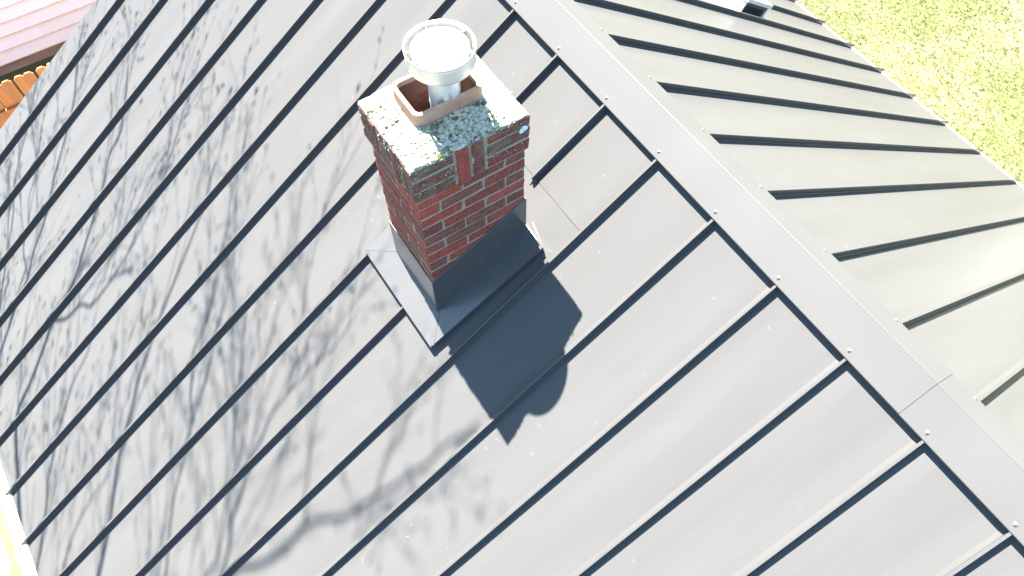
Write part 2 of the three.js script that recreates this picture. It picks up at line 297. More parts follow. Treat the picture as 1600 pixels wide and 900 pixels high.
// ---------------------------------------------------------------- chimney
const CH = { x0: -0.513, x1: -0.104, z0: 0.692, z1: 1.203, top: 0.312, course: 0.0672, m: 0.010 };
const chimney = thing('brick_chimney', 'red brick chimney with lichen covered mortar crown standing on the near roof slope', 'chimney', [(CH.x0 + CH.x1) / 2, -0.78, (CH.z0 + CH.z1) / 2]);
{
  const { x0, x1, z0, z1, top, course, m } = CH, bh = course - m, depth = 0.0925;   // header width
  const core = (d, y0, y1) => {                         // hollow mortar backing with the flue shaft left open
    const sh = new THREE.Shape([[x0 + d, -z1 + d], [x1 - d, -z1 + d], [x1 - d, -z0 - d], [x0 + d, -z0 - d]].map(a => new THREE.Vector2(...a)));
    sh.holes.push(new THREE.Path([[-0.450, -1.094], [-0.242, -1.094], [-0.242, -0.792], [-0.450, -0.792]].map(a => new THREE.Vector2(...a))));
    part(chimney, 'mortar_core', boxUV(new THREE.ExtrudeGeometry(sh, { depth: y1 - y0, bevelEnabled: false }).rotateX(-Math.PI / 2).translate(0, y0, 0)), mortarMat);
  };
  core(0.0030, -0.84, top - 3 * course);
  const e = 0.013;
  core(0.0035 - e, top - 3 * course + 0.001, top - 0.004);
  const cache = {};
  const geo = (lx, ly, lz, worn) => { const k = [Math.round(lx * 500), Math.round(ly * 500), Math.round(lz * 500), worn]; const c = cache[k] ??= []; if (c.length < 4) { c.push(chamferBox(lx, ly, lz, worn ? 0.0055 : 0.0036, worn ? 0.0028 : 0.0022)); return c[c.length - 1]; } return c[Math.floor(rnd() * 4)]; };
  const put = (xa, xb, ya, yb, za, zb, worn) => {
    const g = geo(xb - xa, yb - ya, zb - za, worn), mat = worn ? wornBrickMats[Math.floor(rnd() * 3)] : brickMats[Math.floor(rnd() * brickMats.length)];
    const M = new THREE.Matrix4().makeTranslation((xa + xb) / 2 + rr(-0.0012, 0.0012), (ya + yb) / 2, (za + zb) / 2 + rr(-0.0012, 0.0012));
    M.multiply(new THREE.Matrix4().makeRotationY(rr(-0.006, 0.006)));
    placed(chimney, 'brick', g, mat, M);
  };
  // n full courses below the corbel
  for (let c = 4; c <= 17; c++) {
    const yb = top - (c - 1) * course - m * 0.5 + 0.002, ya = yb - bh, odd = c % 2 === 1;
    const Lx = (x1 - x0 - m) / 2, Lz = (z1 - z0 - depth - 2 * m) / 2;
    const zx = odd ? [z1 - depth, z1] : [z0, z0 + depth];                         // row of two stretchers along x
    put(x0, x0 + Lx, ya, yb, ...zx); put(x1 - Lx, x1, ya, yb, ...zx);
    const zs = odd ? z0 : z0 + depth + m;
    for (const [xa, xb] of [[x0, x0 + depth], [x1 - depth, x1]]) for (let q = 0; q < 2; q++) put(xa, xb, ya, yb, zs + q * (Lz + m), zs + q * (Lz + m) + Lz);
    const zo = odd ? [z0, z0 + depth] : [z1 - depth, z1];
    put(x0 + depth + m, x1 - depth - m, ya, yb, ...zo);
  }
  // corbelled top: three courses 13 mm proud, with upright bricks set into the faces
  const X0c = x0 - e, X1c = x1 + e, Z0c = z0 - e, Z1c = z1 + e;
  const zsol = [[0.962, 1.018], [0.890, 0.948]], xsol = [[-0.440, -0.384], [-0.268, -0.212]];
  for (let c = 1; c <= 3; c++) {
    const yb = top - (c - 1) * course - 0.003 - (c === 1 ? 0.004 : 0), ya = top - c * course + 0.005, odd = c % 2 === 1;
    // right face (x1): either side of the upright pair
    put(X1c - depth, X1c, ya, yb, 1.028, Z1c, 1);
    put(X1c - depth, X1c, ya, yb, Z0c, 0.880, c < 3);
    // front face (z1): between upright bricks
    const zf = [Z1c - depth, Z1c];
    put(X0c, xsol[0][0] - m, ya, yb, ...zf, 1); put(xsol[0][1] + m, xsol[1][0] - m, ya, yb, ...zf, 1);
    put(xsol[1][1] + m, X1c - depth - m * 0.6, ya, yb, ...zf, 1);
    // back and far side
    put(X0c, X0c + 0.2, ya, yb, Z0c, Z0c + depth, 1); put(X0c + 0.21, X1c - depth - m, ya, yb, Z0c, Z0c + depth, 1);
    put(X0c, X0c + depth, ya, yb, Z0c + depth + m, Z0c + depth + m + 0.155, 1); put(X0c, X0c + depth, ya, yb, Z0c + depth + 2 * m + 0.155, Z1c - depth - m, 1);
  }
  zsol.forEach(([za, zb], i) => put(X1c - depth, X1c + 0.002, top - 3 * course + (i ? 0.004 : -0.012), top - 0.006, za, zb, i ? 1 : 0));
  for (const [xa, xb] of xsol) put(xa, xb, top - 3 * course + 0.003, top - 0.006, Z1c - depth, Z1c + 0.002, 1);

  // crown: uneven mortar wash rising towards the flue
  const FL = { x0: -0.452, x1: -0.240, z0: 0.790, z1: 1.096 };
  const crownH = (x, z) => {
    const dx = Math.max(FL.x0 - x, 0, x - FL.x1), dz = Math.max(FL.z0 - z, 0, z - FL.z1), d = Math.hypot(dx, dz);
    const edge = Math.min(x - X0c, X1c - x, z - Z0c, Z1c - z);
    const lump = step(0.02, 0.06, edge);
    return top + 0.006 + 0.020 * (1 - step(0.0, 0.12, d)) + 0.008 * (fbm(x * 26, z * 26, 201, 4) - 0.5) + 0.006 * (fbm(x * 90, z * 90, 207, 3) - 0.5) + lump * 0.004 - 0.007 * (1 - step(0, 0.014, edge));
  };
  {
    const nx = 96, nz = 116, pos = [], idx = [], cl = [];
    for (let j = 0; j <= nz; j++) for (let i = 0; i <= nx; i++) {
      let x = lerp(X0c, X1c, i / nx), z = lerp(Z0c, Z1c, j / nz);
      const bx = i === 0 || i === nx, bz = j === 0 || j === nz;
      const y = crownH(x, z) ;
      if (bx) x += (i ? -1 : 1) * 0.010 * fbm(z * 40, i, 211, 3); if (bz) z += (j ? -1 : 1) * 0.010 * fbm(x * 40, j + 3, 212, 3);
      pos.push(x, y, z);
      // lichen crust and dark algae as patches with their own outline
      const li = step(0.50, 0.56, fbm(x * 30, z * 30, 221, 4)), da = Math.max(step(0.62, 0.66, fbm(x * 46 + 5, z * 46, 231, 4)) * 0.8, x > FL.x1 && z > 0.8 ? step(0.47, 0.55, fbm(x * 60, z * 60, 233, 4)) : 0), n = 0.8 + 0.4 * fbm(x * 120, z * 120, 241, 2);
      let c = [0.27, 0.26, 0.225]; c = c.map((q, k) => lerp(q, [0.29, 0.29, 0.25][k], li)); c = c.map((q, k) => lerp(q, [0.075, 0.085, 0.055][k], da));
      cl.push(c[0] * n, c[1] * n, c[2] * n);
    }
    for (let j = 0; j < nz; j++) for (let i = 0; i < nx; i++) {
      const a = j * (nx + 1) + i, x = lerp(X0c, X1c, (i + 0.5) / nx), z = lerp(Z0c, Z1c, (j + 0.5) / nz);
      if (x > FL.x0 + 0.008 && x < FL.x1 - 0.008 && z > FL.z0 + 0.008 && z < FL.z1 - 0.008) continue;       // the flue opening
      idx.push(a, a + nx + 1, a + 1, a + 1, a + nx + 1, a + nx + 2);
    }
    // skirt down to the bricks
    const ring = []; for (let i = 0; i <= nx; i++) ring.push(i); for (let j = 1; j <= nz; j++) ring.push(j * (nx + 1) + nx); for (let i = nx - 1; i >= 0; i--) ring.push(nz * (nx + 1) + i); for (let j = nz - 1; j >= 1; j--) ring.push(j * (nx + 1));
    const base = pos.length / 3; ring.forEach(k => { pos.push(pos[3 * k], top - 0.012, pos[3 * k + 2]); cl.push(cl[3 * k], cl[3 * k + 1], cl[3 * k + 2]); });
    for (let q = 0; q < ring.length; q++) { const r = (q + 1) % ring.length; idx.push(ring[q], ring[r], base + q, ring[r], base + r, base + q); }
    const g = new THREE.BufferGeometry(); g.setAttribute('position', new THREE.Float32BufferAttribute(pos, 3)); g.setAttribute('color', new THREE.Float32BufferAttribute(cl, 3)); g.setIndex(idx); g.computeVertexNormals();
    part(chimney, 'mortar_crown', g, new THREE.MeshStandardMaterial({ vertexColors: true, roughness: 0.97, side: THREE.DoubleSide }), chimney, 'pale cracked mortar crown crusted with lichen');
  }
  // lichen crust: many small flattened bumps; moss: tiny upright tufts
  const bump = new THREE.IcosahedronGeometry(1, 1), tuft = new THREE.ConeGeometry(1, 2.4, 5, 1);
  const blob = (g0, x, y, z, rx, ry, rz, nrm, c) => {
    const g = g0.clone(); const p = g.attributes.position; const s = rnd() * 99;
    for (let i = 0; i < p.count; i++) { const f = 0.85 + 0.4 * vnoise(p.getX(i) * 2 + s, p.getY(i) * 2 + p.getZ(i) * 3, 7); p.setXYZ(i, p.getX(i) * f * rx, p.getY(i) * f * ry, p.getZ(i) * f * rz); }
    g.rotateY(rr(0, 6.28)); g.applyQuaternion(new THREE.Quaternion().setFromUnitVectors(new THREE.Vector3(0, 1, 0), nrm)); g.translate(x, y, z);
    const cl = new Float32Array(p.count * 3); for (let i = 0; i < p.count; i++) { const v = rr(0.88, 1.1); cl[3 * i] = c[0] * v; cl[3 * i + 1] = c[1] * v; cl[3 * i + 2] = c[2] * v; }
    g.setAttribute('color', new THREE.BufferAttribute(cl, 3)); g.deleteAttribute('uv'); return g;
  };
  const UP = new THREE.Vector3(0, 1, 0), XP = new THREE.Vector3(1, 0, 0), ZP_ = new THREE.Vector3(0, 0, 1), lich = [], moss = [];
  const pale = () => { const t = rnd(); return t < 0.70 ? [0.245, 0.245, 0.205] : t < 0.80 ? [0.20, 0.19, 0.085] : t < 0.94 ? [0.18, 0.18, 0.14] : [0.05, 0.055, 0.036]; };
  const crustCol = () => { const t = rnd(); return t < 0.5 ? [0.13, 0.125, 0.10] : t < 0.8 ? [0.20, 0.205, 0.18] : t < 0.97 ? [0.045, 0.05, 0.035] : [0.20, 0.11, 0.015]; };
  for (let i = 0; i < 1500; i++) {
    const t = rnd(); let x, z;
    if (t < 0.70) { x = rr(FL.x1 - 0.005, X1c - 0.006); z = rr(0.80, Z1c - 0.02); }           // crust between the flue and the right edge
    else if (t < 0.94) { x = rr(X0c + 0.02, X1c - 0.01); z = rr(FL.z1, Z1c - 0.008); }
    else { x = rr(X0c + 0.01, X1c - 0.01); z = rr(Z0c + 0.01, Z1c - 0.01); }
    if (x > FL.x0 - 0.004 && x < FL.x1 + 0.004 && z > FL.z0 - 0.004 && z < FL.z1 + 0.004) continue;
    if (t < 0.94 && fbm(x * 18, z * 18, 251, 3) < 0.40) continue;
    const r = Math.pow(rnd(), 1.6) * 0.0085 + 0.003; lich.push(blob(bump, x, crownH(x, z) + r * 0.12, z, r, r * rr(0.35, 0.6), r * rr(0.7, 1.1), UP, pale()));
  }
  for (let i = 0; i < 420; i++) {                                                                    // crust on the upper bricks
    const right = rnd() < 0.62, a = Math.pow(rnd(), 1.6) * 0.17, r = rr(0.0016, 0.0055);
    if (right) { const z = rr(Z0c + 0.01, Z1c - 0.005); if (fbm(z * 16, a * 16, 261, 3) < 0.45) continue; lich.push(blob(bump, X1c + 0.0005, top - a, z, r, r * 0.3, r, XP, crustCol())); }
    else { const x = rr(X0c + 0.01, X1c - 0.005); if (fbm(x * 16, a * 16, 271, 3) < 0.45) continue; lich.push(blob(bump, x, top - a, Z1c + 0.0005, r, r * 0.3, r, ZP_, crustCol())); }
  }
  for (let i = 0; i < 46; i++) { const a = rr(0, 6.28), q = Math.sqrt(rnd()) * 0.019; lich.push(blob(bump, X1c + 0.001, 0.246 + Math.sin(a) * q * 0.8, 0.712 + Math.cos(a) * q, rr(0.003, 0.007), 0.0012, rr(0.003, 0.007), XP, [0.42, 0.50, 0.52])); }   // one pale blue-white rosette
  for (let i = 0; i < 90; i++) { const a = rr(0, 6.28), q = Math.sqrt(rnd()) * 0.02; lich.push(blob(bump, X1c + 0.001, 0.215 + Math.sin(a) * q * 1.6, 0.935 + Math.cos(a) * q * 0.7, rr(0.002, 0.006), 0.0015, rr(0.002, 0.006), XP, [0.28, 0.30, 0.29])); }
  const mossAt = (cx, cz, n, s) => { for (let i = 0; i < n; i++) { const x = cx + rr(-1, 1) * rr(0, s), z = cz + rr(-1, 1) * rr(0, s); const r = rr(0.0012, 0.0026); moss.push(blob(tuft, x, crownH(x, z) + r * 1.2, z, r, r * 1.5, r, new THREE.Vector3(rr(-0.5, 0.5), 1, rr(-0.5, 0.5)).normalize(), rnd() < 0.7 ? [0.15, 0.155, 0.012] : [0.06, 0.075, 0.012])); } };
  mossAt(-0.105, 1.075, 150, 0.030); mossAt(-0.115, 1.045, 90, 0.02); mossAt(-0.135, 1.12, 60, 0.018); mossAt(-0.20, 1.15, 40, 0.02);
  const crust = new THREE.MeshStandardMaterial({ vertexColors: true, roughness: 1 });
  part(chimney, 'lichen', mergeGeometries(lich), crust).userData.kind = 'stuff';
  part(chimney, 'moss', mergeGeometries(moss), crust).userData.kind = 'stuff';

  // terracotta flue liner with rounded corners
  const rrect = (P, a, b, c, d, r) => { P.moveTo(a + r, c); P.lineTo(b - r, c); P.quadraticCurveTo(b, c, b, c + r); P.lineTo(b, d - r); P.quadraticCurveTo(b, d, b - r, d); P.lineTo(a + r, d); P.quadraticCurveTo(a, d, a, d - r); P.lineTo(a, c + r); P.quadraticCurveTo(a, c, a + r, c); return P; };
  const t = 0.017, liner = (y0, y1, w0, w1) => {
    const sh = rrect(new THREE.Shape(), FL.x0 + w0, FL.x1 - w0, -FL.z1 + w0, -FL.z0 - w0, 0.036 - w0 * 0.6); sh.holes.push(rrect(new THREE.Path(), FL.x0 + w1, FL.x1 - w1, -FL.z1 + w1, -FL.z0 - w1, 0.036 - w1 * 0.6));
    return new THREE.ExtrudeGeometry(sh, { depth: y1 - y0, bevelEnabled: w0 === 0, bevelSize: 0.0025, bevelThickness: 0.0025, bevelSegments: 2, bevelOffset: -0.0025, curveSegments: 8 }).rotateX(-Math.PI / 2).translate(0, y0, 0);
  };
  const ft = part(chimney, 'flue_liner', boxUV(liner(top - 0.03, top + 0.090, 0, t)), terracotta, chimney, 'rounded terracotta flue liner');
  part(chimney, 'sooty_lining', boxUV(liner(-0.35, top + 0.068, t - 0.002, t + 0.001)), soot, ft);
  part(chimney, 'flue_bottom', box(FL.x0, FL.x1, -0.36, -0.352, FL.z0, FL.z1), soot, ft);
}
// ---------------------------------------------------------------- vent pipe with storm-collar cap
{
  const cx = -0.310, cz = 0.930, y0 = 0.02, yc = 0.319 + 0.306;
  const v = thing('vent_pipe', 'round galvanized vent pipe with ringed wind cap rising from the chimney flue', 'vent pipe', [cx, y0, cz]);
  const lathe = (pts, seg = 48) => new THREE.LatheGeometry(pts.map(a => new THREE.Vector2(...a)), seg).translate(cx, 0, cz);
  part(v, 'pipe', lathe([[0.062, y0], [0.062, 0.35], [0.0635, 0.352], [0.0635, 0.358], [0.062, 0.36], [0.062, yc - 0.085], [0.060, yc - 0.085], [0.060, y0], [0.062, y0]]), galv);
  const cap = part(v, 'wind_band', lathe([[0.122, yc - 0.082], [0.1245, yc - 0.080], [0.1245, yc - 0.074], [0.1300, yc - 0.070], [0.1300, yc - 0.022], [0.1325, yc - 0.019], [0.1325, yc - 0.015], [0.1305, yc - 0.012], [0.1318, yc - 0.002], [0.1330, yc], [0.1312, yc + 0.0008], [0.1288, yc - 0.002], [0.1282, yc - 0.070], [0.1225, yc - 0.075], [0.122, yc - 0.082]], 72), capMetal);
  part(v, 'cap_disc', lathe([[0.0001, yc + 0.004], [0.05, yc + 0.002], [0.09, yc - 0.005], [0.107, yc - 0.012], [0.1095, yc - 0.015], [0.1095, yc - 0.022], [0.107, yc - 0.022], [0.107, yc - 0.017], [0.0001, yc - 0.010]], 72), capMetal);
  part(v, 'lower_cone', lathe([[0.062, yc - 0.10], [0.0632, yc - 0.10], [0.116, yc - 0.066], [0.116, yc - 0.063], [0.062, yc - 0.096], [0.062, yc - 0.10]]), capMetal);
  for (let i = 0; i < 5; i++) {
    const a = i / 5 * 6.2832 + 0.55, g = new THREE.BoxGeometry(0.026, 0.042, 0.0022).translate(0.118, yc - 0.036, 0).rotateY(a);
    g.translate(cx, 0, cz); part(v, 'bracket', g, capMetal, cap);
  }
}
// ---------------------------------------------------------------- flashing round the chimney
{
  const fl = thing('chimney_flashing', 'charcoal sheet metal flashing skirt wrapped round the base of the brick chimney', 'flashing', [-0.3, -0.86, 1.0]);
  const { x0, x1, z0, z1 } = CH, h0 = 0.0045, h1 = 0.007, q = 0.0035;
  const plate = (name, pts, a = h0, b = h1) => part(fl, name, loft(pts.map(([x, z]) => N(x, z, a)), pts.map(([x, z]) => N(x, z, b))), flashMat);
  const fr = [0.018, 1.323], flc = [-0.667, 1.331], br = [0.052, 0.690], bl = [-0.664, 0.690];
  plate('front_apron', [[x0, z1], [x1, z1], fr, flc].map(([x, z]) => [x, z]));
  plate('side_pan', [[x1 + 0.0, z0], br, fr, [x1 + 0.0, z1]], h0 - 0.0015, h1 - 0.0012);
  plate('side_pan', [[x0, z0], [x0, z1], flc, bl], h0 - 0.0015, h1 - 0.0012);
  // folded-down hems along the outer edges
  const hem = (a, b, nx, nz, dh) => part(fl, 'hem', loft([N(a[0], a[1], dh), N(b[0], b[1], dh), N(b[0] + nx, b[1] + nz, dh), N(a[0] + nx, a[1] + nz, dh)], [N(a[0], a[1], h0 - 0.001), N(b[0], b[1], h0 - 0.001), N(b[0] + nx, b[1] + nz, h0 - 0.001), N(a[0] + nx, a[1] + nz, h0 - 0.001)]), flashMat);
  hem([fr[0] - 0.003, fr[1] - 0.004], [br[0] - 0.003, br[1] + 0.004], -0.002, 0, -0.036);
  hem([flc[0] + 0.004, flc[1] - 0.003], [fr[0] - 0.004, fr[1] - 0.003], 0, -0.002, -0.014);
  hem([flc[0] + 0.002, flc[1] - 0.004], [bl[0] + 0.002, bl[1] + 0.004], 0.002, 0, -0.036);
  // upstands: flat sheets standing against the bricks
  const up = (name, pts, dx, dz) => part(fl, name, loft(pts, pts.map(([x, y, z]) => [x + dx, y, z + dz])), flashMat);
  const ry = z => -z * T1 + h0, yF = -0.510, yB = -0.240;
  up('front_upstand', [[x0 - 0.006, ry(z1 + 0.002), z1 + 0.0025], [x1 + 0.006, ry(z1 + 0.002), z1 + 0.0025], [x1 + 0.006, yF, z1 + 0.0025], [x0 - 0.006, yF, z1 + 0.0025]], 0, 0.0028);
  up('side_upstand', [[x1 + 0.0025, ry(z0), z0 - 0.006], [x1 + 0.0025, yB, z0 - 0.006], [x1 + 0.0025, yF, z1 + 0.0052], [x1 + 0.0025, ry(z1), z1 + 0.0052]], 0.0030, 0);
  up('side_upstand', [[x0 - 0.0025, ry(z0), z0 - 0.006], [x0 - 0.0025, ry(z1), z1 + 0.004], [x0 - 0.0025, yF, z1 + 0.004], [x0 - 0.0025, yB, z0 - 0.006]], -0.0030, 0);
  up('back_upstand', [[x0 - 0.006, -z0 * T1 - 0.05, z0 - 0.0025], [x0 - 0.006, yB, z0 - 0.0025], [x1 + 0.005, yB, z0 - 0.0025], [x1 + 0.005, -z0 * T1 - 0.05, z0 - 0.0025]], 0, -0.0028);
  // sealant beads along the top of the upstands, and lapped joints at the corners
  const sealM = new THREE.MeshStandardMaterial({ color: col(0.05, 0.05, 0.052), roughness: 0.6 });
  const bead = (a, b, r) => { const P = []; for (let i = 0; i <= 14; i++) { const t = i / 14; P.push(new THREE.Vector3(lerp(a[0], b[0], t) + rr(-1, 1) * 0.0008, lerp(a[1], b[1], t) + rr(-1, 1) * 0.0016, lerp(a[2], b[2], t) + rr(-1, 1) * 0.0008)); } part(fl, 'sealant_bead', new THREE.TubeGeometry(new THREE.CatmullRomCurve3(P), 42, r, 6), sealM); };
  bead([x1 + 0.003, yB + 0.001, z0 - 0.004], [x1 + 0.003, yF + 0.001, z1 + 0.004], 0.0034); bead([x0 - 0.004, yF + 0.001, z1 + 0.003], [x1 + 0.004, yF + 0.001, z1 + 0.003], 0.0034);
  const lap = (a, b, w) => { const dx = b[0] - a[0], dz = b[1] - a[1], l = Math.hypot(dx, dz), px = -dz / l * w, pz = dx / l * w; plate('lap_joint', [a, b, [b[0] + px, b[1] + pz], [a[0] + px, a[1] + pz]], h1 - 0.0008, h1 + 0.0014); };
  lap([x0 - 0.004, z1 + 0.006], [flc[0] + 0.006, flc[1] - 0.005], 0.016); lap([x1 + 0.010, z1 + 0.010], [fr[0] - 0.004, fr[1] - 0.006], -0.014);
  up('corner_lap', [[x1 + 0.0056, ry(z1), z1 - 0.020], [x1 + 0.0056, yF - 0.002 + 0.020 * T1 * 0.8, z1 - 0.020], [x1 + 0.0056, yF - 0.002, z1 + 0.0062], [x1 + 0.0056, ry(z1 + 0.006), z1 + 0.0062]], 0.0009, 0);
  // back pan lies flat on the panel behind the chimney, with a bend up to the side pans
  plate('back_pan', [[-0.664, 0.505], [0.104, 0.505], [0.112, 0.702], [-0.664, 0.70]], PLANE - 0.001, PLANE + 0.0026);
  for (const [xa, xb] of [[x1, br[0]], [bl[0], x0]]) {
    const n = 24, lo = [], hi = [];
    const prof = (i, s) => { const t = i / n; return [lerp(s ? 0.680 : 0.640, 0.692, t), lerp(PLANE + 0.003, h0 - 0.001, sm(t))]; }, ia = xa === x1 ? 0 : 1;
    const pos = [];
    for (let i = 0; i < n; i++) { const [za, ha] = prof(i, ia), [zb, hb] = prof(i + 1, ia), [zc, hc] = prof(i, 1 - ia), [zd, hd] = prof(i + 1, 1 - ia), a = N(xa, za, ha), b = N(xb, zc, hc), c = N(xb, zd, hd), d = N(xa, zb, hb); pos.push(...a, ...d, ...c, ...a, ...c, ...b); const A = N(xb, zc, PLANE), D = N(xb, zd, PLANE); pos.push(...b, ...c, ...D, ...b, ...D, ...A); const A2 = N(xa, za, PLANE), D2 = N(xa, zb, PLANE); pos.push(...a, ...A2, ...D2, ...a, ...D2, ...d); }
    const g = new THREE.BufferGeometry(); g.setAttribute('position', new THREE.Float32BufferAttribute(pos, 3));
    part(fl, 'pan_bend', boxUV(g), flashMat);
  }
  // bent tab where the cut seam ends on the back pan
  const tx = X0 + 2 * S; part(fl, 'seam_tab', loft([N(tx - 0.002, 0.524, PLANE + 0.003), N(tx + 0.012, 0.524, PLANE + 0.003), N(tx + 0.004, 0.562, PLANE + 0.003)], [N(tx - 0.002, 0.524, PLANE + 0.03), N(tx + 0.012, 0.524, PLANE + 0.03), N(tx + 0.003, 0.55, PLANE + 0.012)]), flashMat);
}
// ---------------------------------------------------------------- box vent on the far slope
{
  const c = Math.cos(TH2), base = F(-1.72, -2.39, PLANE);
  const v = thing('roof_vent', 'low box vent with dark louvred side on the far roof slope', 'roof vent', base);
  const loc = (x, z, h) => { const p = F(x, z, PLANE); return [p[0], p[1] + h * c, p[2] - h * Math.sin(TH2)]; };        // h measured off the slope
  const pale = new THREE.MeshStandardMaterial({ color: col(0.42, 0.43, 0.43), roughness: 0.3, metalness: 0.3 }), black = new THREE.MeshStandardMaterial({ color: col(0.012, 0.012, 0.013), roughness: 0.8 });
  const sol = (name, xs, zs, hs, mat) => part(v, name, loft([loc(xs[0], zs[0], hs[0]), loc(xs[1], zs[0], hs[0]), loc(xs[1], zs[1], hs[0]), loc(xs[0], zs[1], hs[0])], [loc(xs[0], zs[0], hs[1]), loc(xs[1], zs[0], hs[1]), loc(xs[1], zs[1], hs[1]), loc(xs[0], zs[1], hs[1])]), mat);
  sol('base_flange', [-2.00, -1.470], [-2.18, -2.55], [0.0015, 0.004], pale);
  sol('hood', [-1.96, -1.488], [-2.225, -2.545], [0.095, 0.125], pale);
  sol('core', [-1.93, -1.525], [-2.25, -2.52], [0.004, 0.0955], black);
  sol('side_wall', [-1.945, -1.93], [-2.235, -2.535], [0.004, 0.0955], pale);
  sol('header_strip', [-1.527, -1.502], [-2.24, -2.53], [0.066, 0.0955], steelTrim);
  sol('back_wall', [-1.93, -1.50], [-2.235, -2.25], [0.004, 0.0955], pale);
  sol('front_wall', [-1.93, -1.50], [-2.52, -2.535], [0.004, 0.0955], pale);
  for (let i = 0; i < 11; i++) { const z = -2.262 - i * 0.0235; sol('louvre_slat', [-1.524, -1.504], [z, z - 0.006], [0.004, 0.066], steelTrim); }
}
// ---------------------------------------------------------------- neighbouring house and fence
{
  const XW = -8.7, n = thing('neighbour_house', 'pale neighbouring house with lap siding and bare foundation beyond the fence', 'house', [-11.5, GY, 1.5]);
  const siding = [0, 1, 2].map(i => new THREE.MeshStandardMaterial({ roughness: 0.6, bumpMap: scaled(grain, 1.5, 0.3), bumpScale: 0.0015, map: scaled(colourTex(512, 64, (a, b) => { const st = 0.75 * (1 - step(2.5, 6, b + 3 * fbm(a / 9, 0.5, 303 + i, 3))) * (0.6 + 0.5 * fbm(a / 14, b / 3, 305, 2)), f = (0.95 + 0.08 * fbm(a / 60, b / 5, 301 + i, 3)) * (1 - 0.35 * st) ; if (st > 0.05) return [0.70 * f, 0.60 * f * (1 - 0.1 * st), 0.52 * f * (1 - 0.25 * st)]; return [(0.73 + 0.015 * i) * f, (0.745 + 0.015 * i) * f, (0.75 + 0.015 * i) * f]; }), 2.4, 0.187) }));
  siding.forEach(q => { q.map.offset.y = (4.935 / 0.187) % 1; });
  const conc = new THREE.MeshStandardMaterial({ roughness: 0.95, bumpMap: scaled(grain, 0.4, 0.4), bumpScale: 0.004, map: scaled(colourTex(128, 128, (i, j) => { const f = 0.7 + 0.5 * fbm(i / 16, j / 16, 311, 4); return [0.22 * f, 0.185 * f, 0.15 * f]; }), 1.2, 1.2) });
  part(n, 'foundation', box(-14.4, XW - 0.03, GY - 0.1, -4.90, -3.5, 6.5), conc);
  part(n, 'wall', box(-14.4, XW - 0.035, -4.90, -2.3, -3.5, 6.5), siding[1]);
  for (let i = 0; i < 14; i++) {
    const y0 = -4.935 + i * 0.187, y1 = y0 + 0.196; let z = -3.5 - (i % 3) * 0.0; const cuts = [-3.5, -3.5 + 1.4 + (i * 1.37) % 2.4, 1.9 + (i * 0.83) % 2.9, 6.5];
    for (let k = 0; k < 3; k++) { const a = cuts[k] + 0.0012, b = cuts[k + 1] - 0.0012, B = XW + 0.014, U = XW - 0.022; part(n, 'siding_board', loft([[B - 0.02, y0, a], [B, y0, a], [B, y0, b], [B - 0.02, y0, b]], [[U - 0.01, y1, a], [U + 0.002, y1, a], [U + 0.002, y1, b], [U - 0.01, y1, b]]), siding[(i + k * 2) % 3]); }
  }
  const roofM = new THREE.MeshStandardMaterial({ color: col(0.07, 0.065, 0.06), roughness: 0.95 });
  const pr = [[XW + 0.3, -2.35], [XW + 0.3, -2.25], [-11.5, -0.7], [-14.7, -2.25], [-14.7, -2.35]];
  part(n, 'roof', loft(pr.map(([x, y]) => [x, y, -3.8]), pr.map(([x, y]) => [x, y, 6.8])), roofM);

  const f = thing('wooden_fence', 'orange stained wooden picket fence between the two houses', 'fence', [-6.04, GY, 1.5]);
  const wood = [0, 1, 2, 3].map(i => new THREE.MeshStandardMaterial({ roughness: 0.75, bumpMap: scaled(grain, 0.3, 1.5), bumpScale: 0.001, map: scaled(colourTex(64, 256, (a, b) => { const g = 0.72 + 0.5 * fbm(a / 3 + i * 9, b / 60, 321 + i, 4), t = 0.88 + 0.08 * i; return [0.185 * g * t, 0.060 * g * t, 0.009 * g * t]; }), 0.16, 1.9) }));
  const pk = [0, 1, 2].map(() => { const s = new THREE.Shape([[-0.053, 0], [0.053, 0], [0.053, 1.855 + rr(0, 0.01)], [0.026, 1.885 + rr(0, 0.012)], [-0.026, 1.885 + rr(0, 0.012)], [-0.053, 1.855 + rr(0, 0.01)]].map(a => new THREE.Vector2(...a))); return boxUV(new THREE.ExtrudeGeometry(s, { depth: 0.017, bevelEnabled: false }).rotateY(Math.PI / 2)); });
  for (let i = 0; i < 74; i++) { const z = -2.5 + i * 0.1115; placed(f, 'picket', pk[i % 3], wood[Math.floor(rnd() * 4)], new THREE.Matrix4().makeTranslation(-6.055 + rr(-0.003, 0.003), GY + 0.03 + rr(-0.008, 0.008), z).multiply(new THREE.Matrix4().makeRotationX(rr(-0.006, 0.006)))); }
  for (const y of [-3.56, -4.7]) part(f, 'rail', box(-6.036, -5.998, y, y + 0.088, -2.6, 5.8), wood[0]);
  for (let i = 0; i < 4; i++) part(f, 'post', box(-5.996, -5.906, GY - 0.2, -3.30, -2.5 + i * 2.1, -2.41 + i * 2.1), wood[1]);
}
